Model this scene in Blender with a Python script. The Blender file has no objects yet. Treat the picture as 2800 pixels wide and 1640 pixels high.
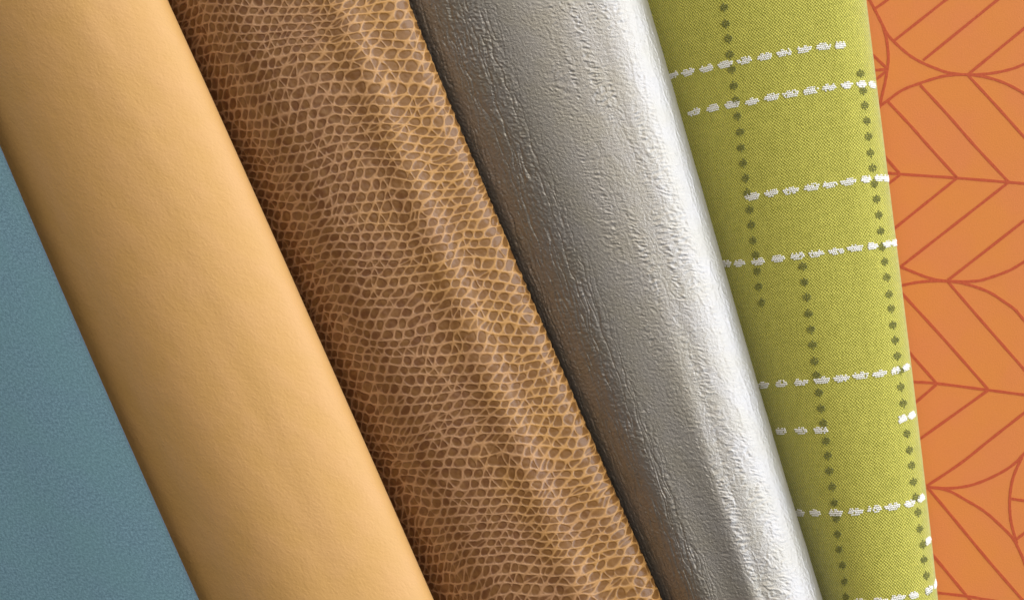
import bpy, math, random
import numpy as np
from mathutils import Vector

# ------------------------------------------------------------------ scene, camera, light
C = bpy.context.scene.collection
U = 1e-4                       # one working unit is a tenth of a millimetre
DIST = 7000.0                  # camera height above the work top
CX, CY = 1400.0, 820.0

cam_d = bpy.data.cameras.new('camera')
cam = bpy.data.objects.new('camera', cam_d)
C.objects.link(cam)
cam.location = (0, 0, DIST*U)
cam_d.sensor_width = 36.0
cam_d.lens = 36.0*DIST/2800.0
cam_d.clip_start = 0.01
cam_d.clip_end = 50
bpy.context.scene.camera = cam

w = bpy.data.worlds.new('World')
bpy.context.scene.world = w
w.use_nodes = True
nt = w.node_tree
bg = nt.nodes['Background']
tc = nt.nodes.new('ShaderNodeTexCoord')
# a room: pale warm ceiling on one side, cool daylight low on the right, dim walls elsewhere
nrm = nt.nodes.new('ShaderNodeVectorMath'); nrm.operation = 'NORMALIZE'
nt.links.new(tc.outputs['Generated'], nrm.inputs[0])
dt = nt.nodes.new('ShaderNodeVectorMath'); dt.operation = 'DOT_PRODUCT'
dt.inputs[1].default_value = (0.05, 0.79, 0.61)
nt.links.new(nrm.outputs[0], dt.inputs[0])
cr = nt.nodes.new('ShaderNodeValToRGB')
cr.color_ramp.interpolation = 'EASE'
E_ = cr.color_ramp.elements
E_[0].position = 0.0; E_[0].color = (0.035, 0.028, 0.024, 1)
E_[1].position = 1.0; E_[1].color = (1.05, 0.97, 0.82, 1)
for p_, c_ in ((0.28, (0.075, 0.063, 0.056, 1)), (0.42, (0.18, 0.155, 0.145, 1)), (0.60, (0.84, 0.77, 0.65, 1))):
    e = E_.new(p_); e.color = c_
nt.links.new(dt.outputs['Value'], cr.inputs['Fac'])
sx = nt.nodes.new('ShaderNodeSeparateXYZ')
nt.links.new(nrm.outputs[0], sx.inputs[0])
mr = nt.nodes.new('ShaderNodeMapRange'); mr.interpolation_type = 'SMOOTHSTEP'
mr.inputs['From Min'].default_value = 0.2
mr.inputs['From Max'].default_value = 1
nt.links.new(sx.outputs['X'], mr.inputs['Value'])
mx = nt.nodes.new('ShaderNodeMix'); mx.data_type = 'RGBA'; mx.blend_type = 'ADD'
mx.inputs[7].default_value = (0.26, 0.31, 0.38, 1)
nt.links.new(mr.outputs[0], mx.inputs[0]); nt.links.new(cr.outputs['Color'], mx.inputs[6])
nt.links.new(mx.outputs[2], bg.inputs['Color'])
bg.inputs['Strength'].default_value = 0.92

def area(name, loc, target, sx_, sy_, power, col):
    l = bpy.data.lights.new(name, 'AREA')
    l.shape = 'RECTANGLE'; l.size = sx_; l.size_y = sy_
    l.energy = power; l.color = col
    o = bpy.data.objects.new(name, l); C.objects.link(o)
    o.location = loc
    o.rotation_euler = (Vector(target)-Vector(loc)).to_track_quat('-Z', 'Y').to_euler()
    return o
area('window_light', (1.18, 0.25, 0.70), (0, 0, 0), 4.0, 1.45, 44.0, (0.85, 0.91, 1.0))
area('ceiling_light', (0.0, 0.60, 1.40), (0, 0, 0), 1.1, 0.9, 2.5, (1.0, 0.90, 0.76))

vs = bpy.context.scene.view_settings
vs.view_transform = 'Standard'; vs.look = 'None'; vs.exposure = 0.0; vs.gamma = 1.0

# ------------------------------------------------------------------ helpers
RNG = random.Random(7)
_perm = np.random.RandomState(5).permutation(1024)
_ang = np.random.RandomState(9).rand(1024)*2*math.pi
_gx, _gy = np.cos(_ang), np.sin(_ang)

def noise(x, y, seed=0):
    """gradient noise, about -1..1"""
    xi = np.floor(x).astype(np.int64); yi = np.floor(y).astype(np.int64)
    fx, fy = x-xi, y-yi
    ux = fx*fx*fx*(fx*(fx*6-15)+10); uy = fy*fy*fy*(fy*(fy*6-15)+10)
    def g(a, b, dx, dy):
        h = _perm[(_perm[(xi+a+seed*131) & 1023] + yi+b + seed*17) & 1023]
        return _gx[h]*dx + _gy[h]*dy
    n00 = g(0, 0, fx, fy); n10 = g(1, 0, fx-1, fy)
    n01 = g(0, 1, fx, fy-1); n11 = g(1, 1, fx-1, fy-1)
    return ((n00*(1-ux)+n10*ux)*(1-uy) + (n01*(1-ux)+n11*ux)*uy)*1.6

def sstep(a, b, x):
    t = np.clip((x-a)/(b-a), 0, 1)
    return t*t*(3-2*t)

def unproj(px, py, z):
    k = (DIST-z)/DIST
    return (px-CX)*k, (CY-py)*k

class Edge:
    """smooth outline of one fold: world x as a function of world y"""
    def __init__(self, pts, z, deg=4):
        P = np.array([unproj(a, b, z) for a, b in pts])
        self.ymin, self.ymax = P[:, 1].min(), P[:, 1].max()
        self.p = np.poly1d(np.polyfit(P[:, 1]/1000, P[:, 0], deg))
        self.d = self.p.deriv()
    def __call__(self, y):
        y = np.asarray(y, float)
        yc = np.clip(y, self.ymin, self.ymax)
        return self.p(yc/1000) + self.d(yc/1000)*(y-yc)/1000

def rows(fine, end=1650.0):
    coarse = fine*2.5
    return np.concatenate([np.arange(end, 900, -coarse), np.arange(900, -900, -fine), np.arange(-900, -end, -coarse)])

def link_mesh(name, verts, faces, mat, parent=None, smooth=True):
    me = bpy.data.meshes.new(name)
    me.from_pydata(verts, [], faces)
    me.materials.append(mat)
    if smooth:
        me.polygons.foreach_set('use_smooth', [True]*len(me.polygons))
    me.update()
    o = bpy.data.objects.new(name, me); C.objects.link(o)
    o.parent = parent
    return o

def grid_object(name, P, mat, parent=None, flat=None, attrs=None, closed=True):
    """P: (ny, nx, 3) in working units; closed joins the last column to the first and caps the ends"""
    ny, nx, _ = P.shape
    me = bpy.data.meshes.new(name)
    nv = ny*nx
    me.vertices.add(nv)
    me.vertices.foreach_set('co', (P.reshape(-1, 3)*U).astype(np.float32).ravel())
    cols = nx if closed else nx-1
    j, i = np.meshgrid(np.arange(ny-1), np.arange(cols), indexing='ij')
    i2 = (i+1) % nx
    q = np.stack([j*nx+i, (j+1)*nx+i, (j+1)*nx+i2, j*nx+i2], -1).reshape(-1)
    nq = (ny-1)*cols
    caps = 2 if closed else 0
    loops = q
    starts = np.arange(nq)*4
    tot = np.full(nq, 4)
    if caps:
        loops = np.concatenate([q, np.arange(nx), (ny-1)*nx+np.arange(nx)[::-1]])
        starts = np.concatenate([starts, [nq*4, nq*4+nx]])
        tot = np.concatenate([tot, [nx, nx]])
    me.loops.add(len(loops))
    me.loops.foreach_set('vertex_index', loops.astype(np.int32))
    me.polygons.add(len(starts))
    me.polygons.foreach_set('loop_start', starts.astype(np.int32))
    me.polygons.foreach_set('loop_total', tot.astype(np.int32))
    sm = np.ones(len(starts), bool)
    if caps: sm[-2:] = False
    me.polygons.foreach_set('use_smooth', sm)
    if flat is not None:
        a = me.attributes.new('flat', 'FLOAT_VECTOR', 'POINT')
        a.data.foreach_set('vector', flat.reshape(-1).astype(np.float32))
    for k, v in (attrs or {}).items():
        a = me.attributes.new(k, 'FLOAT', 'POINT')
        a.data.foreach_set('value', v.reshape(-1).astype(np.float32))
    me.materials.append(mat)
    me.update(calc_edges=True)
    me.validate()
    o = bpy.data.objects.new(name, me); C.objects.link(o)
    o.parent = parent
    return o

def empty(name, loc, label, cat, group=None):
    o = bpy.data.objects.new(name, None); C.objects.link(o)
    o.empty_display_size = 0.01
    o['label'] = label; o['category'] = cat
    if group: o['group'] = group
    return o

class Swatch:
    """a padded fold of sheet material lying shingled on its right-hand neighbour"""
    def __init__(self, left, right, H, rz, rx, drop, p, und=None, hid=150.0):
        self.L, self.R, self.H, self.rz, self.rx, self.drop, self.p, self.und, self.hid = left, right, H, rz, rx, drop, p, und, hid
        self.zL = H-drop
    def top(self, x, y):
        """height of the upper sheet at world x, y (between left outline and crest, and over the rounded edge)"""
        R = self.R(y); L = np.minimum(self.L(y), R-self.rx-90)
        Cx = R-self.rx
        s = np.clip((x-L)/(Cx-L), 0, 1)
        z = self.H-self.drop + self.drop*(1-(1-s)**self.p)
        slope = self.drop*self.p/(Cx-L)
        A = 60.0
        z = np.where(x < L, self.zL - A*(1-np.exp(-np.maximum(L-x, 0)*slope/A)), z)
        if self.und is not None:
            z = z + self.und(s, y)*sstep(0, .12, s)*sstep(1, .8, s)
        t = np.clip((x-Cx)/self.rx, 0, 1)
        z = np.where(x > Cx, self.H-self.rz + self.rz*np.sqrt(np.maximum(1-t*t, 0)), z)
        return z
    def profile(self, ys, n_top, n_arc=28):
        y = ys[:, None]
        R = self.R(ys)[:, None]; L = np.minimum(self.L(ys)[:, None], R-self.rx-90)
        Cx = R-self.rx
        xa = L-self.hid + self.hid*np.linspace(0, 1, max(8, n_top//16), endpoint=False)[None, :]
        xb = L + (Cx-L)*np.linspace(0, 1, n_top, endpoint=False)[None, :]
        x1 = np.concatenate([xa, xb], 1)
        z1 = self.top(x1, np.broadcast_to(y, x1.shape))
        ang = np.linspace(math.pi/2, -math.pi/2, n_arc)[None, :]
        x2 = Cx + self.rx*np.cos(ang); z2 = self.H-self.rz + self.rz*np.sin(ang) + 0*Cx
        f = np.linspace(0, 1, 14)[None, 1:]
        x3 = Cx + (L-self.hid-Cx)*f
        zend = self.zL-75
        zb = self.H-2*self.rz
        z3 = zb + (min(zend, zb)-zb)*sstep(0.55, 1.0, f) + 0*Cx
        z3 = np.minimum(z3, self.top(x3, np.broadcast_to(y, x3.shape))-9)   # the under side never meets the top
        X = np.concatenate([x1, x2, x3], 1); Z = np.concatenate([z1, z2, z3], 1)
        Y = np.broadcast_to(y, X.shape)
        P = np.stack([X, Y, Z], -1).copy()
        seg = np.sqrt(np.diff(X, axis=1)**2+np.diff(Z, axis=1)**2)
        u = np.concatenate([np.zeros((len(ys), 1)), np.cumsum(seg, 1)], 1)
        ic = x1.shape[1]
        u = u-u[:, ic:ic+1]
        s = (X-L)/(R-L)
        mask = np.zeros(X.shape); mask[:, :ic+n_arc-2] = 1.0
        return P, u, s, mask, ic

def displace(P, d):
    dx = np.gradient(P, axis=1); dy = np.gradient(P, axis=0)
    n = np.cross(dx, -dy)
    n /= np.maximum(np.linalg.norm(n, axis=-1, keepdims=True), 1e-9)
    if n[n.shape[0]//2, n.shape[1]//3, 2] < 0: n = -n
    return P + n*d[..., None]

# ------------------------------------------------------------------ material helpers
def new_mat(name):
    m = bpy.data.materials.new(name); m.use_nodes = True
    return m, m.node_tree, m.node_tree.nodes['Principled BSDF']
def N(t, kind, **kw):
    n = t.nodes.new(kind)
    for k, v in kw.items(): setattr(n, k, v)
    return n
def val(t, sock, v):
    if hasattr(v, 'is_linked'): t.links.new(v, sock)
    else: sock.default_value = v
def math_(t, op, a, b=0.0, c=None):
    n = N(t, 'ShaderNodeMath', operation=op)
    val(t, n.inputs[0], a); val(t, n.inputs[1], b)
    if c is not None: val(t, n.inputs[2], c)
    return n.outputs[0]
def mix(t, f, a, b):
    n = N(t, 'ShaderNodeMix', data_type='RGBA')
    val(t, n.inputs[0], f); val(t, n.inputs[6], a); val(t, n.inputs[7], b)
    return n.outputs[2]
def ramp(t, f, p0, p1, v0=0.0, v1=1.0):
    n = N(t, 'ShaderNodeMapRange', interpolation_type='SMOOTHSTEP')
    val(t, n.inputs['Value'], f)
    n.inputs['From Min'].default_value = p0; n.inputs['From Max'].default_value = p1
    n.inputs['To Min'].default_value = v0; n.inputs['To Max'].default_value = v1
    return n.outputs[0]
def flat_coord(t, scale=(1, 1, 1), rot=0.0):
    a = N(t, 'ShaderNodeAttribute', attribute_name='flat')
    m = N(t, 'ShaderNodeMapping')
    t.links.new(a.outputs['Vector'], m.inputs['Vector'])
    m.inputs['Scale'].default_value = scale
    m.inputs['Rotation'].default_value = (0, 0, rot)
    return m.outputs[0]
def tnoise(t, vec, scale, detail=2.0, rough=0.5):
    n = N(t, 'ShaderNodeTexNoise')
    t.links.new(vec, n.inputs['Vector'])
    n.inputs['Scale'].default_value = scale; n.inputs['Detail'].default_value = detail
    n.inputs['Roughness'].default_value = rough
    return n.outputs['Fac']
def bump(t, h, dist, strength=1.0, prev=None):
    b = N(t, 'ShaderNodeBump')
    t.links.new(h, b.inputs['Height'])
    b.inputs['Distance'].default_value = dist; b.inputs['Strength'].default_value = strength
    if prev is not None: t.links.new(prev, b.inputs['Normal'])
    return b.outputs[0]
def col(r, g, b): return (r, g, b, 1.0)
def srgb(r, g, b):
    f = lambda c: ((c/255+0.055)/1.055)**2.4 if c/255 > 0.04045 else c/255/12.92
    return (f(r), f(g), f(b), 1.0)

# blue brushed cloth
blue_m, t, p = new_mat('blue_brushed_cloth')
v = flat_coord(t)
n1 = tnoise(t, v, 0.16, 3, 0.75); n2 = tnoise(t, v, 0.45, 2, 0.6); n3 = tnoise(t, v, 0.006, 2)
f = math_(t, 'ADD', math_(t, 'MULTIPLY', n1, 0.65), math_(t, 'MULTIPLY', n2, 0.35))
c_ = mix(t, ramp(t, f, 0.36, 0.66), col(0.066, 0.125, 0.158), col(0.158, 0.262, 0.312))
c_ = mix(t, ramp(t, n3, 0.3, 0.7, 0, 0.3), c_, col(0.105, 0.215, 0.215))
t.links.new(c_, p.inputs['Base Color'])
p.inputs['Roughness'].default_value = 0.85
p.inputs['Specular IOR Level'].default_value = 0.3
p.inputs['Sheen Weight'].default_value = 0.6; p.inputs['Sheen Roughness'].default_value = 0.45
p.inputs['Sheen Tint'].default_value = col(0.38, 0.58, 1.0)
t.links.new(bump(t, f, 3*U, 0.45), p.inputs['Normal'])

# tan leather
tan_m, t, p = new_mat('tan_leather')
v = flat_coord(t)
vo = N(t, 'ShaderNodeTexVoronoi', feature='SMOOTH_F1'); vo.inputs['Scale'].default_value = 0.10
wv = N(t, 'ShaderNodeVectorMath', operation='ADD')
nn = N(t, 'ShaderNodeTexNoise'); nn.inputs['Scale'].default_value = 0.03
t.links.new(v, nn.inputs['Vector'])
ws = N(t, 'ShaderNodeVectorMath', operation='SCALE'); ws.inputs['Scale'].default_value = 22
t.links.new(nn.outputs['Color'], ws.inputs[0])
t.links.new(v, wv.inputs[0]); t.links.new(ws.outputs[0], wv.inputs[1])
t.links.new(wv.outputs[0], vo.inputs['Vector'])
n1 = tnoise(t, v, 0.16, 3, 0.6); n2 = tnoise(t, v, 0.010, 2); n3 = tnoise(t, v, 0.5, 2)
h = math_(t, 'ADD', math_(t, 'MULTIPLY', vo.outputs['Distance'], -0.7), math_(t, 'MULTIPLY', n1, 0.9))
c_ = mix(t, ramp(t, n2, 0.3, 0.7), col(0.75, 0.430, 0.150), col(0.77, 0.440, 0.170))
c_ = mix(t, ramp(t, n3, 0.3, 0.7, 0, 0.10), c_, col(0.5, 0.28, 0.09))
t.links.new(c_, p.inputs['Base Color'])
p.inputs['Roughness'].default_value = 0.42
p.inputs['Specular IOR Level'].default_value = 0.35
b1 = bump(t, n2, 8*U, 0.3)
t.links.new(bump(t, h, 2.1*U, 0.40, b1), p.inputs['Normal'])

# brown grained leather
brown_m, t, p = new_mat('brown_grained_leather')
v = flat_coord(t)
at = N(t, 'ShaderNodeAttribute', attribute_name='ridge')
n2 = tnoise(t, v, 0.008, 2); n3 = tnoise(t, v, 0.09, 3, .6); n4 = tnoise(t, v, 0.035, 2)
pit = mix(t, ramp(t, n4, 0.35, 0.65), col(0.190, 0.078, 0.030), col(0.260, 0.122, 0.042))
ac = N(t, 'ShaderNodeAttribute', attribute_name='across')
tone = ramp(t, math_(t, 'ADD', ac.outputs['Fac'], math_(t, 'MULTIPLY', math_(t, 'SUBTRACT', n2, 0.5), 0.9)), 0.30, 1.0)
rid = mix(t, tone, col(0.49, 0.260, 0.130), col(0.60, 0.315, 0.100))
pit = mix(t, tone, pit, col(0.250, 0.112, 0.028))
fac = math_(t, 'ADD', at.outputs['Fac'], math_(t, 'MULTIPLY', math_(t, 'SUBTRACT', n3, 0.5), 0.25))
c_ = mix(t, ramp(t, fac, 0.05, 0.95), pit, rid)
t.links.new(c_, p.inputs['Base Color'])
p.inputs['Roughness'].default_value = 0.28
p.inputs['Specular IOR Level'].default_value = 0.6
t.links.new(bump(t, n3, 2.0*U, 0.3), p.inputs['Normal'])

# silver foil vinyl
silver_m, t, p = new_mat('silver_crinkled_vinyl')
v = flat_coord(t)
n1 = tnoise(t, v, 0.14, 3, .6); n2 = tnoise(t, v, 0.01, 2); n3 = tnoise(t, v, 0.4, 2)
c_ = mix(t, ramp(t, n2, 0.3, 0.7), col(0.48, 0.452, 0.405), col(0.49, 0.468, 0.45))
t.links.new(c_, p.inputs['Base Color'])
p.inputs['Metallic'].default_value = 0.78
p.inputs['Roughness'].default_value = 0.41
p.inputs['Specular IOR Level'].default_value = 0.5
b1 = bump(t, n1, 3*U, 0.5)
t.links.new(bump(t, n3, 1.3*U, 0.6, b1), p.inputs['Normal'])

# green woven cloth
green_m, t, p = new_mat('green_woven_cloth')
a = N(t, 'ShaderNodeAttribute', attribute_name='flat')
nz = N(t, 'ShaderNodeTexNoise'); nz.inputs['Scale'].default_value = 0.03; nz.inputs['Detail'].default_value = 2
t.links.new(a.outputs['Vector'], nz.inputs['Vector'])
sc = N(t, 'ShaderNodeVectorMath', operation='MULTIPLY_ADD')
sc.inputs[1].default_value = (8, 8, 0); t.links.new(nz.outputs['Color'], sc.inputs[0]); t.links.new(a.outputs['Vector'], sc.inputs[2])
se = N(t, 'ShaderNodeSeparateXYZ'); t.links.new(sc.outputs[0], se.inputs[0])
PU, PV = 7.8, 8.6
su = math_(t, 'SINE', math_(t, 'MULTIPLY', se.outputs['X'], 2*math.pi/PU))
sv = math_(t, 'SINE', math_(t, 'MULTIPLY', se.outputs['Y'], 2*math.pi/PV))
weave = math_(t, 'MULTIPLY_ADD', math_(t, 'MULTIPLY', su, sv), 0.5, 0.5)
v = flat_coord(t); 
n1 = tnoise(t, v, 0.25, 2, .6)
yv = flat_coord(t, (0.02, 0.16, 1)); n4 = tnoise(t, yv, 1.0, 3)
xv = flat_coord(t, (0.16, 0.02, 1)); n5 = tnoise(t, xv, 1.0, 2)
f = math_(t, 'ADD', weave, math_(t, 'MULTIPLY', math_(t, 'SUBTRACT', n1, 0.5), 1.1))
c_ = mix(t, ramp(t, f, 0.0, 1.0), col(0.205, 0.195, 0.018), col(0.80, 0.735, 0.135))
c_ = mix(t, ramp(t, n4, 0.35, 0.7, 0.0, 0.4), c_, col(0.30, 0.30, 0.03))
c_ = mix(t, ramp(t, n5, 0.35, 0.7, 0.0, 0.35), c_, col(0.66, 0.62, 0.11))
t.links.new(c_, p.inputs['Base Color'])
p.inputs['Roughness'].default_value = 0.75
p.inputs['Specular IOR Level'].default_value = 0.3
p.inputs['Sheen Weight'].default_value = 0.9; p.inputs['Sheen Roughness'].default_value = 0.4
p.inputs['Sheen Tint'].default_value = col(0.85, 0.95, 0.8)
t.links.new(bump(t, f, 2.5*U, 0.8), p.inputs['Normal'])

def thread_mat(name, c0, c1, rough=0.6):
    m, t, p = new_mat(name)
    g = N(t, 'ShaderNodeNewGeometry')
    n = tnoise(t, g.outputs['Position'], 3000, 1)
    t.links.new(mix(t, ramp(t, n, 0.35, 0.65), c0, c1), p.inputs['Base Color'])
    p.inputs['Roughness'].default_value = rough
    return m
white_t = thread_mat('white_thread', col(0.82, 0.80, 0.74), col(0.95, 0.94, 0.92), 0.5)
dark_t = thread_mat('dark_green_thread', col(0.125, 0.130, 0.030), col(0.28, 0.28, 0.07), 0.7)

# orange printed vinyl
orange_m, t, p = new_mat('orange_vinyl')
v = flat_coord(t)
n1 = tnoise(t, v, 0.25, 3, .7); n2 = tnoise(t, v, 0.006, 3)
c_ = mix(t, ramp(t, n2, 0.3, 0.7), col(0.70, 0.232, 0.045), col(0.695, 0.215, 0.060))
c_ = mix(t, ramp(t, n1, 0.25, 0.75, 0, 0.30), c_, col(0.54, 0.17, 0.03))
t.links.new(c_, p.inputs['Base Color'])
p.inputs['Roughness'].default_value = 0.5
p.inputs['Specular IOR Level'].default_value = 0.3
t.links.new(bump(t, n1, 2*U, 0.35), p.inputs['Normal'])
ink_m, t, p = new_mat('rust_ink')
g = N(t, 'ShaderNodeNewGeometry')
n = tnoise(t, g.outputs['Position'], 2500, 2)
t.links.new(mix(t, ramp(t, n, 0.3, 0.7), col(0.45, 0.070, 0.022), col(0.53, 0.095, 0.032)), p.inputs['Base Color'])
p.inputs['Roughness'].default_value = 0.5
p.inputs['Specular IOR Level'].default_value = 0.3

top_m, t, p = new_mat('painted_worktop')
g = N(t, 'ShaderNodeNewGeometry')
n = tnoise(t, g.outputs['Position'], 60, 4)
t.links.new(mix(t, n, col(0.30, 0.27, 0.23), col(0.38, 0.35, 0.31)), p.inputs['Base Color'])
p.inputs['Roughness'].default_value = 0.6

# ------------------------------------------------------------------ outlines read from the photograph
blue_pts = [(0, 389), (55, 533), (111, 667), (181, 820), (244, 970), (294, 1087), (356, 1220), (428, 1364), (478, 1475), (536, 1640)]
tan_pts = [(458, 0), (517, 122), (547, 200), (572, 261), (609, 334), (662, 447), (700, 533), (728, 600), (778, 711), (905, 1000), (1000, 1214), (1081, 1400), (1187, 1640)]
brown_pts = [(1114, 0), (1200, 207), (1244, 322), (1319, 498), (1400, 690), (1437, 781), (1491, 903), (1530, 1000), (1600, 1155), (1684, 1349), (1761, 1528), (1810, 1640)]
silver_pts = [(1772, 0), (1802, 119), (1829, 206), (1863, 314), (1882, 400), (1919, 511), (1944, 608), (1978, 714), (1999, 800), (2045, 952), (2072, 1052), (2115, 1200), (2167, 1376), (2209, 1504), (2250, 1640)]
green_pts = [(2368, 0), (2388, 147), (2416, 400), (2431, 511), (2450, 650), (2468, 800), (2492, 990), (2514, 1200), (2546, 1468), (2565, 1640)]

Z_OR = 200.0
H_G, RZ_G, RX_G, D_G = 348.0, 70.0, 120.0, 162.0
H_S, RZ_S, RX_S, D_S = 406.0, 100.0, 150.0, 180.0
H_B, RZ_B, RX_B, D_B = 300.0, 33.0, 70.0, 174.0
H_T, RZ_T, RX_T, D_T = 264.0, 65.0, 170.0, 232.0
H_U, RZ_U, RX_U, D_U = 160.0, 60.0, 300.0, 40.0

E_U = Edge(blue_pts, H_U-RZ_U, 2)
E_T = Edge(tan_pts, H_T-RZ_T, 3)
E_B = Edge(brown_pts, H_B-RZ_B, 3)
E_S = Edge(silver_pts, H_S-RZ_S, 3)
E_G = Edge(green_pts, H_G-RZ_G, 3)

# ------------------------------------------------------------------ table
def box(name, x0, x1, y0, y1, z0, z1, mat):
    vv = [(x, y, z) for z in (z0, z1) for y in (y0, y1) for x in (x0, x1)]
    ff = [(0, 2, 3, 1), (4, 5, 7, 6), (0, 1, 5, 4), (2, 6, 7, 3), (0, 4, 6, 2), (1, 3, 7, 5)]
    return link_mesh(name, [(a*U, b*U, c*U) for a, b, c in vv], ff, mat, smooth=False)
tb = box('table_top', -9000, 9000, -6000, 6000, -440, -140, top_m)
tb['kind'] = 'structure'

# ------------------------------------------------------------------ blue cloth
ys = rows(9.0)
blueL = lambda y: E_U(y)-2200
blue = Swatch(blueL, E_U, H_U, RZ_U, RX_U, D_U, 2.0, und=lambda s, y: 10*np.sin(s*9+y/600))
P, u, s, m, ic = blue.profile(ys, 240)
o = grid_object('blue_cloth', P, blue_m, flat=np.stack([u, P[..., 1], P[..., 2]*0], -1))
o['label'] = 'plain dusty blue brushed cloth at the far left, overlapping the tan leather'
o['category'] = 'fabric swatch'; o['group'] = 'upholstery swatches folded side by side'

# ------------------------------------------------------------------ tan leather
tan = Swatch(E_U, E_T, H_T, RZ_T, RX_T, D_T, 2.25, und=lambda s, y: 3*np.sin(s*6+y/500))
P, u, s, m, ic = tan.profile(rows(7.0), 180)
o = grid_object('tan_leather', P, tan_m, flat=np.stack([u, P[..., 1], P[..., 2]*0], -1))
o['label'] = 'smooth honey tan leather folded between the blue cloth and the brown grained leather'
o['category'] = 'leather swatch'; o['group'] = 'upholstery swatches folded side by side'

# ------------------------------------------------------------------ brown leather with modelled grain
def b_und(s, y):
    return 14*np.exp(-((s-0.77-0.03*np.sin(y/600.0))/0.10)**2) + 6*np.exp(-((s-0.30)/0.10)**2) + 3*noise(s*3, y/260, 4)
brown = Swatch(E_T, E_B, H_B, RZ_B, RX_B, D_B, 3.6, und=b_und)
P, u, s, m, ic = brown.profile(rows(1.55), 370, n_arc=90)
X, Y = u + E_B(P[..., 1]), P[..., 1]
def hash2(i, j, k):
    i = i.astype(np.int64); j = j.astype(np.int64)
    return _perm[(_perm[(i+k*57) & 1023]+j) & 1023]/1023.0
# all three thread directions share one warp, so the net keeps its triangles
WX = 26*noise(X/320, Y/300, 11) + 3.5*noise(X/80, Y/75, 12)
WY = 34*noise(X/300, Y/280, 13) + 5.0*noise(X/90, Y/70, 14)
def lat(ang, spacing, seed, a_own):
    ca, sa = math.cos(ang), math.sin(ang)
    d = -sa*(X+WX) + ca*(Y+WY) + a_own*noise(X/38, Y/38, seed) + 0.9*noise(X/17, Y/17, seed+1)
    return d/spacing
SA, SB = 25.5, 25.5
fa = lat(math.radians(4), SA, 15, 4.0); fb = lat(math.radians(62), SB, 17, 5.5)
ia, ib = np.floor(fa), np.floor(fb); la, lb = fa-ia, fb-ib
g = lambda d, w_: np.exp(-(d/w_)**2)
def edge_d(l, i, jother, sp, seed, axis):
    lo = l < 0.5
    ii = np.where(lo, i, i+1)
    h = hash2(ii, jother, seed) if axis == 0 else hash2(jother, ii, seed)
    return np.where(lo, l, 1-l)*sp, h
dA, hA = edge_d(la, ia, ib, SA, 3, 0)
dB, hB = edge_d(lb, ib, ia, SB, 5, 1)
hc = hash2(ia, ib, 7); hd = hash2(ia, ib, 8); he = hash2(ia, ib, 9)
dC = np.abs(la-lb)*SA*0.95
kC = np.where(hc < 0.24, 1.0, 0.0)
dD = np.abs(la+lb-1)*SA*0.6                      # a few cells are cut the other way
kD = np.where((hc > 0.97), 0.8, 0.0)
dE = np.abs(lb-0.5)*SB; kE = np.where((hc > 0.87) & (hc <= 0.90), 0.85, 0.0)
sA_ = 0.80+0.20*hA; sB_ = np.where(hB < .10, 0.35, 0.78+0.22*hB)
lw = 0.9+0.35*noise(X/60, Y/60, 19)
rA, rB = g(dA, 2.7*lw)*sA_, g(dB, 2.9*lw)*sB_
rC, rD, rE = g(dC, 2.4*lw)*kC*.5, g(dD, 2.4)*kD, g(dE, 2.3)*kE
ridge = 1-(1-rA)*(1-rB)*(1-rC)*(1-rD)*(1-rE)
K = 0.25
acc = np.exp(-K*dA)*sA_+np.exp(-K*dB)*sB_+np.exp(-K*(dC+1))*kC+np.exp(-K*(dD+1))*kD+np.exp(-K*(dE+1))*kE
dm = -np.log(acc)/K                                   # rounded distance to the nearest threads
pA, pB = math.radians(4), math.radians(62)
M_ = np.linalg.inv(np.array([[-math.sin(pA), math.cos(pA)], [-math.sin(pB), math.cos(pB)]]))
oa, ob = (la-0.5)*SA, (lb-0.5)*SB
ox = M_[0, 0]*oa+M_[0, 1]*ob + 2.4*(hash2(ia, ib, 61)-.5); oy = M_[1, 0]*oa+M_[1, 1]*ob + 2.4*(hash2(ia, ib, 62)-.5)
ro = np.sqrt(ox**2+oy**2)
rp = 12.0+4.0*hd                                      # round pits, each of its own size
roundp = sstep(rp+1.2, rp-2.2, ro)
pitm = sstep(-0.5, 2.6, dm - 0.9*noise(X/30, Y/30, 23))*np.where(kC+kD+kE > 0, 1.0, roundp)
soft = 1-pitm
soft = soft + (1-soft)*0.55*sstep(0.80, 1.0, hd)      # some pits are shallow and pale
relief = (0.5*ridge+0.5*soft)
relief *= m
bead = noise(X/13, Y/13, 51)*(1-ridge)
P = displace(P, (relief*2.2 + 0.5*bead)*m)
o = grid_object('brown_leather', P, brown_m, flat=np.stack([X, Y, 0*X], -1),
                attrs={'ridge': np.clip(0.55*ridge+0.45*soft, 0, 1), 'across': s})
o['label'] = 'brown leather with a pale netted reptile grain, between tan leather and silver vinyl'
o['category'] = 'leather swatch'; o['group'] = 'upholstery swatches folded side by side'

# ------------------------------------------------------------------ silver vinyl with modelled crinkles
def s_und(s, y):
    return 2*np.sin(2*math.pi*s*1.2+y/900.0) + 7*sstep(300, -800, y)*np.sin(2*math.pi*(s*1.55+0.78))
silver = Swatch(E_B, E_S, H_S, RZ_S, RX_S, D_S, 2.6, und=s_und)
P, u, s, m, ic = silver.profile(rows(1.7), 270, n_arc=170)
X, Y = u, P[..., 1]
wob = 10*noise(X/60, Y/90, 61)
def ridged(n): return 1-np.abs(n)*1.6
ripA = noise((X+wob)/24, (Y+wob+3*noise(X/15, Y/15, 63))/6.6, 62)
ripB = noise((X+wob)/18, (Y-0.2*X+wob)/6.2, 66)
peb = noise(X/10, Y/13, 67)
lonA = np.maximum(ridged(noise((X+8*noise(X/20, Y/60, 68))/20, Y/330, 69)), 0)**9
lonB = np.maximum(ridged(noise((X+6*noise(X/18, Y/35, 70))/26, Y/120, 71)), 0)**8
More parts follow.
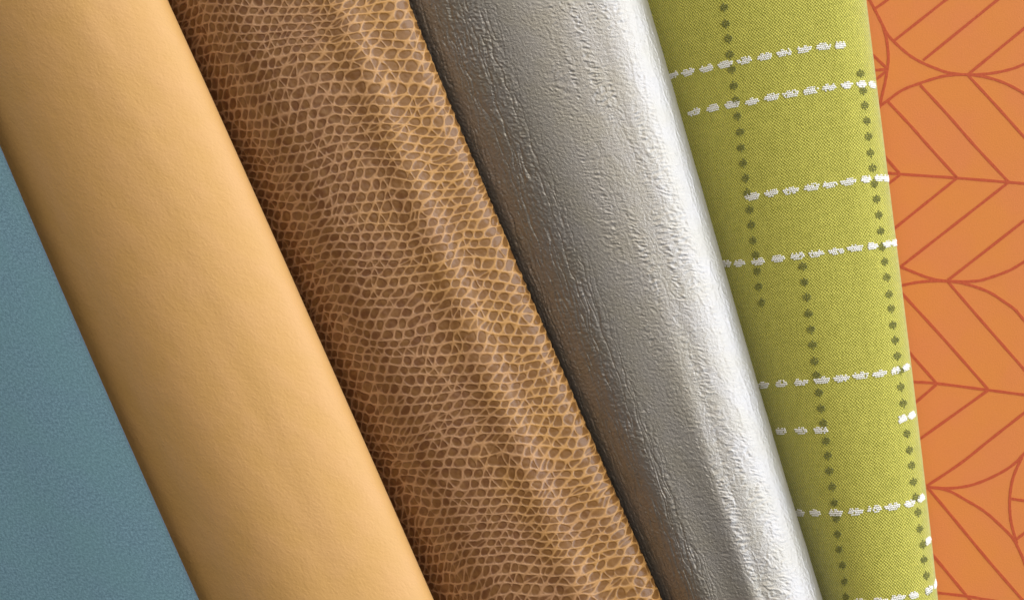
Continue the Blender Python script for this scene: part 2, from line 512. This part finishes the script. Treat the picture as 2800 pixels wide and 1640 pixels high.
zoneR = sstep(0.38, 0.55, s)*sstep(0.92, 0.80, s)
zoneL = sstep(0.42, 0.22, s)
zoneE = sstep(0.78, 0.86, s)
patch = 0.5+0.9*sstep(-0.4, 0.5, noise(X/160, Y/200, 72))
streak = 0.25+1.1*sstep(-0.15, 0.35, noise((X+0.04*Y)/20, Y/420, 75))
pebfine = noise(X/6.5, Y/6.5, 76)
zig = np.maximum(ridged(noise((X+10*noise(X/14, Y/14, 73))/40, (Y)/60, 74)), 0)**14
low = sstep(200, -800, Y)
d = (ripA*0.85+ripB*0.5)*zoneR*patch*streak + peb*(0.08+0.65*zoneL) + pebfine*(0.24+0.28*zoneL) + ripB*0.8*zoneL*streak
d = d - 2.2*lonA*zoneL - 0.3*lonB*(0.3+zoneR) + 1.1*zig*zoneR*sstep(.55, .7, s)*(.15+low)
d = d + lonA*0.8*zoneE + ripA*0.30*zoneE*streak
P = displace(P, d*m)
o = grid_object('silver_vinyl', P, silver_m, flat=np.stack([X, Y, 0*X], -1))
o['label'] = 'shiny silver grey crinkled vinyl roll between the brown leather and the green cloth'
o['category'] = 'vinyl swatch'; o['group'] = 'upholstery swatches folded side by side'

# ------------------------------------------------------------------ green cloth with woven dashes and dots
green = Swatch(E_S, E_G, H_G, RZ_G, RX_G, D_G, 2.5)
root = empty('green_cloth', None, 'lime green woven cloth with rows of white dashes and dark dots, beside orange vinyl',
             'fabric swatch', 'upholstery swatches folded side by side')
P, u, s, m, ic = green.profile(rows(8.0), 90, n_arc=40)
o = grid_object('cloth', P, green_m, parent=root, flat=np.stack([u, P[..., 1]-0.16*u, 0*u], -1))

def on_green(px, py):
    z = 200.0
    for _ in range(12):
        x, y = unproj(px, py, z)
        z2 = float(green.top(np.array([x]), np.array([y]))[0])
        z = 0.5*z+0.5*z2
    x, y = unproj(px, py, z)
    return x, y
def frame_green(x, y):
    e = 2.0
    f = lambda a, b: float(green.top(np.array([a]), np.array([b]))[0])
    zx = (f(x, y)-f(x-e, y))/e; zy = (f(x, y+e)-f(x, y-e))/(2*e)
    return Vector((-zx, -zy, 1)).normalized(), f(x, y)

_nub = []
for k in range(3):
    zz, rr = ((-0.35, 0.94), (0.45, 0.89), (0.95, 0.3))[k]
    for q in range(6):
        a_ = q*math.pi/3+k*0.3
        _nub.append((math.cos(a_)*rr, math.sin(a_)*rr, zz))
_nubf = []
for k in range(2):
    for q in range(6):
        _nubf.append((k*6+q, k*6+(q+1) % 6, (k+1)*6+(q+1) % 6, (k+1)*6+q))
_nubf.append(tuple(range(12, 18)))
def stitch(name, px, py, nubs, mat, tilt):
    """nubs: list of (along, across, half length, half width); each one is a small float of thread"""
    x0, y0 = on_green(px, py)
    V, F = [], []
    nrm, z0 = frame_green(x0, y0)
    # foreshorten steps where the cloth turns down
    for a_, b_, ln, wd in nubs:
        dx = math.cos(tilt)*a_-math.sin(tilt)*b_; dy = math.sin(tilt)*a_+math.cos(tilt)*b_
        x = x0+dx*max(nrm.z, .35); y = y0+dy
        R = float(green.R(np.array([y]))[0])
        if x > R-1.5: continue
        n_, z = frame_green(x, y)
        tx = Vector((math.cos(tilt), math.sin(tilt), 0)); tx = (tx-n_*tx.dot(n_)).normalized(); ty = n_.cross(tx)
        b0 = len(V)
        for q in _nub:
            pt = Vector((x, y, z)) + tx*(q[0]*ln) + ty*(q[1]*wd) + n_*(q[2]*2.0+0.7)
            V.append(tuple(pt*U))
        F += [tuple(i+b0 for i in f_) for f_ in _nubf]
    if V:
        return link_mesh(name, V, F, mat, root)

def sc_(ox, oy, k, pts): return [(ox+a/k, oy+b/k) for a, b in pts]
r1 = lambda pts: sc_(1760, 0, 3.6, pts)
r2 = lambda pts: sc_(1800, 400, 3.6, pts)
r3 = lambda pts: sc_(1950, 800, 3.69, pts)
r4 = lambda pts: sc_(2000, 1200, 3.354, pts)
white_rows = [
    r1([(285, 740), (435, 715), (620, 675), (805, 635), (995, 597), (1185, 560), (1385, 520), (1575, 487), (1765, 460), (1935, 447)]),
    r1([(495, 1105), (680, 1065), (870, 1030), (1065, 1000), (1255, 958), (1445, 925), (1640, 893), (1825, 862), (2000, 840), (2145, 830), (2250, 835)]),
    r2([(925, 495), (1120, 462), (1305, 437), (1505, 402), (1690, 375), (1870, 350), (2045, 325), (2175, 312), (2245, 315)]),
    r2([(660, 1155), (800, 1150), (985, 1135), (1180, 1105), (1370, 1080), (1560, 1055), (1755, 1030), (1935, 1000), (2110, 980), (2255, 960), (2325, 950)]),
    r3([(505, 930), (690, 915), (885, 900), (1095, 880), (1295, 865), (1485, 835), (1675, 815), (1840, 785), (1950, 750)]),
    r3([(690, 1395), (890, 1390), (1090, 1385)]),
    r3([(1908, 1270), (2005, 1235)]),
    r4([(625, 675), (770, 675), (955, 672), (1135, 665), (1310, 640), (1475, 618), (1635, 590), (1740, 540)]),
    r4([(1805, 930)]),
    r4([(1190, 1488), (1360, 1482), (1525, 1455), (1680, 1425), (1810, 1380), (1870, 1325)]),
]
dots = (r1([(792, 75), (808, 235), (835, 382), (848, 540), (868, 685), (888, 845), (908, 990), (925, 1145), (950, 1300)])
        + r2([(815, 15), (840, 165), (860, 315), (877, 458), (900, 625), (915, 775), (935, 925), (960, 1068), (975, 1230), (990, 1378)])
        + [(2083, 827)]
        + r2([(1425, 1180), (1440, 1335)])
        + r3([(945, 45), (965, 210), (988, 370), (1005, 525), (1025, 690), (1045, 830), (1070, 1005), (1090, 1165), (1115, 1315)])
        + r4([(870, 15), (885, 150), (900, 290), (925, 435), (945, 580), (962, 725), (975, 870), (990, 1010), (1020, 1155), (1040, 1300), (1050, 1445)])
        + r1([(2135, 725), (2160, 895), (2178, 1040), (2197, 1190), (2213, 1345)])
        + r2([(2090, 65), (2110, 215), (2128, 370), (2150, 520), (2172, 675), (2190, 835), (2205, 990), (2230, 1135), (2250, 1290)])
        + r3([(1775, 15), (1795, 160), (1815, 325), (1835, 480), (1858, 635), (1890, 785), (1893, 950), (1918, 1115), (1955, 1420)])
        + r4([(1632, 100), (1652, 240), (1670, 390), (1692, 530), (1710, 670), (1727, 820), (1757, 965), (1765, 1105), (1787, 1250)]))
# the dotted columns run on past the frame
for (x0, y0), (x1, y1), n_ in (((1980, 21), (1984.5, 65), 7), ((2313, 1631), (2308, 1588), 7), ((2533, 1572), (2527, 1529), 7)):
    for k in range(1, n_):
        dots.append((x0+(x0-x1)*k, y0+(y0-y1)*k))
for row in white_rows:
    tl = 0.0
    for i, (px, py) in enumerate(row):
        j0, j1 = max(i-1, 0), min(i+1, len(row)-1)
        tl = math.atan2(-(row[j1][1]-row[j0][1]), max(row[j1][0]-row[j0][0], 1)) if j1 > j0 else 0.35
        sh = 0.74 if float(E_G(np.array([on_green(px, py)[1]]))[0])-on_green(px, py)[0] < 95 else 1.0
        nubs = []
        for k in range(4):
            for q in range(-4, 5):
                a_ = q*4.8+(2.4 if k % 2 else 0); b_ = (k-1.5)*4.9
                if (a_/19.5)**2+(b_/10.5)**2 > 1.0+RNG.uniform(-.15, .2): continue
                if k == 3 and RNG.random() < .35: continue
                if RNG.random() < .05: continue
                big = 1.0 if k in (1, 2) else 0.82
                nubs.append((sh*a_+RNG.uniform(-.5, .5), b_+RNG.uniform(-.5, .5), RNG.uniform(2.8, 3.6)*big, RNG.uniform(2.6, 3.2)*big))
        stitch('white_dash', px, py, nubs, white_t, tl)
for px, py in dots:
    nubs = []
    for q in range(-2, 3):
        for k in range(-2, 3):
            a_ = q*5.0+(2.5 if k % 2 else 0); b_ = k*5.0
            if math.hypot(a_, b_) > 11.0: continue
            nubs.append((a_+RNG.uniform(-.7, .7), b_+RNG.uniform(-.7, .7), RNG.uniform(2.2, 2.9), RNG.uniform(2.2, 3.0)))
    stitch('dark_dot', px, py, nubs, dark_t, 0.17)

# ------------------------------------------------------------------ orange vinyl with printed lines
def orange_z(x, y):
    g_ = E_G(y)
    t_ = np.clip((x-g_)/900.0, -1, 4)
    return Z_OR + 40*t_*(1-0.25*t_) * (t_ > 0) + 0*y
xs = np.concatenate([np.linspace(-230, 900, 90), np.linspace(930, 3000, 30)])
ysO = rows(18.0)
Xo = E_G(ysO)[:, None]+xs[None, :]
Yo = np.broadcast_to(ysO[:, None], Xo.shape)
Zo = orange_z(Xo, Yo)
Pt = np.stack([Xo, Yo, Zo], -1)
Pb = np.stack([Xo[:, ::-1], Yo, Zo[:, ::-1]-14], -1)
P = np.concatenate([Pt, Pb], 1)
oroot = empty('orange_vinyl', None, 'flat orange vinyl printed with thin rust coloured arcs and chevrons, at the far right',
              'vinyl swatch', 'upholstery swatches folded side by side')
o = grid_object('vinyl_sheet', P, orange_m, parent=oroot, flat=np.stack([P[..., 0], P[..., 1], P[..., 2]*0], -1))

q1 = lambda pts: sc_(2300, 0, 3.69, pts)
q2 = lambda pts: sc_(2300, 400, 3.69, pts)
q3 = lambda pts: sc_(2300, 800, 3.69, pts)
q4 = lambda pts: sc_(2300, 1200, 3.354, pts)
lines = [
    q1([(200, -140), (290, 0), (345, 100), (420, 250), (470, 345), (545, 430), (680, 550), (810, 630), (950, 690), (1080, 735), (1280, 757), (1500, 745), (1700, 705), (1845, 650), (2100, 530), (2350, 380)]),
    q1([(350, 85), (470, 0), (650, -140)]),
    q1([(425, 265), (462, 400), (480, 570), (472, 680), (450, 820), (420, 950), (392, 1080)]),
    q1([(540, 410), (1060, 0), (1240, -140)]),
    q1([(830, 610), (1580, 0), (1760, -140)]),
    q1([(1285, 750), (1845, 290), (2300, -80)]),
    q1([(360, 1130), (400, 1070), (480, 1010), (620, 910), (800, 840), (1000, 778), (1150, 757), (1280, 757), (1450, 780), (1640, 840), (1845, 950), (2100, 1130)]),
    q1([(480, 1030), (700, 1265)]) + q2([(885, 0), (1165, 312)]),
    q1([(800, 860), (1080, 1165)]) + q2([(1350, 0), (1685, 360)]),
    q1([(1285, 770), (1565, 1075), (1845, 1390), (2200, 1790)]),
    q1([(250, 500), (330, 560), (455, 680)]), q1([(250, 720), (340, 710), (455, 700)]), q1([(300, 840), (360, 800), (455, 720)]),
    q2([(400, 50), (460, 120), (590, 270)]),
    q2([(420, 262), (590, 280), (1160, 320), (1690, 365), (1845, 378), (2200, 410)]),
    q2([(595, 290), (485, 375), (400, 430)]),
    q2([(1160, 330), (850, 580), (480, 880)]),
    q2([(1680, 370), (1140, 795), (605, 1215)]),
    q2([(605, 1215), (750, 1275), (900, 1330), (1070, 1360), (1350, 1360), (1500, 1325), (1700, 1250), (1845, 1165), (2100, 1020)]),
    q2([(560, 1415), (610, 1405), (750, 1375), (900, 1360), (1070, 1360), (1250, 1385), (1480, 1465)]) + q3([(1640, 90), (1750, 170), (1845, 280), (2050, 520)]),
    q2([(1080, 1350), (1845, 750), (2250, 430)]),
    q2([(1080, 1365), (1180, 1485)]) + q3([(1500, 380), (1845, 775), (2100, 1070)]),
    q3([(560, -60), (640, 30), (1050, 480), (1480, 970)]),
    q3([(640, 540), (700, 610), (965, 912)]),
    q3([(680, 895), (735, 900), (970, 915), (1480, 980), (1845, 1028), (2200, 1075)]),
    q3([(965, 925), (765, 1100), (650, 1190)]),
    q3([(1480, 985), (800, 1476), (600, 1620)]),
    q3([(2200, 920), (1845, 1210), (1510, 1476)]) + q4([(1100, 220), (790, 430)]),
    q4([(795, 440), (1000, 450), (1200, 420), (1400, 340), (1560, 245), (1677, 130), (1800, -20)]),
    q4([(795, 440), (980, 470), (1150, 560), (1300, 650), (1420, 750), (1560, 890), (1620, 990), (1677, 1120), (1750, 1330), (1790, 1560)]),
    q4([(1660, 160), (1590, 310), (1555, 450), (1545, 600), (1555, 740), (1580, 850), (1612, 955)]),
    q4([(1560, 545), (1677, 562), (1900, 590)]), q4([(1590, 930), (1677, 860), (1850, 720)]),
    q4([(795, 440), (1020, 710), (1350, 1110), (1670, 1480), (1900, 1750)]),
    q4([(780, 990), (860, 1080), (1150, 1430), (1250, 1550)]),
    q4([(800, 1400), (890, 1410), (1160, 1440), (1400, 1480), (1800, 1530)]),
]
def catmull(pts, n=6):
    if len(pts) < 3: 
        a_, b_ = pts
        return [(a_[0]+(b_[0]-a_[0])*k/8, a_[1]+(b_[1]-a_[1])*k/8) for k in range(9)]
    p_ = [pts[0]]+list(pts)+[pts[-1]]
    out = []
    for i in range(1, len(p_)-2):
        a0, a1, a2, a3 = [np.array(p_[i+k]) for k in (-1, 0, 1, 2)]
        for k in range(n):
            t_ = k/n
            out.append(tuple(0.5*((2*a1)+(-a0+a2)*t_+(2*a0-5*a1+4*a2-a3)*t_**2+(-a0+3*a1-3*a2+a3)*t_**3)))
    out.append(tuple(p_[-2]))
    return out
def printed(pts, k):
    c = [unproj(a_, b_, Z_OR+8) for a_, b_ in catmull(pts)]
    # keep only what is not under the green fold
    V, F = [], []
    hw = 3.8; th = 0.5+0.05*(k % 7)
    n_ = len(c)
    for i, (x, y) in enumerate(c):
        a_, b_ = c[max(i-1, 0)], c[min(i+1, n_-1)]
        d_ = Vector((b_[0]-a_[0], b_[1]-a_[1])).normalized()
        nx_, ny_ = -d_.y, d_.x
        wv_ = hw+0.35*math.sin(i*1.7+k)
        for sgn, up in ((1, 0), (1, 1), (-1, 1), (-1, 0)):
            xx, yy = x+nx_*wv_*sgn*(0.94 if up else 1), y+ny_*wv_*sgn*(0.94 if up else 1)
            zz = float(orange_z(np.array([xx]), np.array([yy]))[0])
            V.append((xx*U, yy*U, (zz+(th+0.35 if up else -1.0))*U))
    for i in range(n_-1):
        for q in range(4):
            a0 = i*4+q; a1 = i*4+(q+1) % 4
            F.append((a0, a1, a1+4, a0+4))
    F.append((0, 3, 2, 1)); F.append(tuple(4*(n_-1)+k_ for k_ in (0, 1, 2, 3)))
    link_mesh('printed_line', V, F, ink_m, oroot, smooth=False)
for k, l in enumerate(lines): printed(l, k)
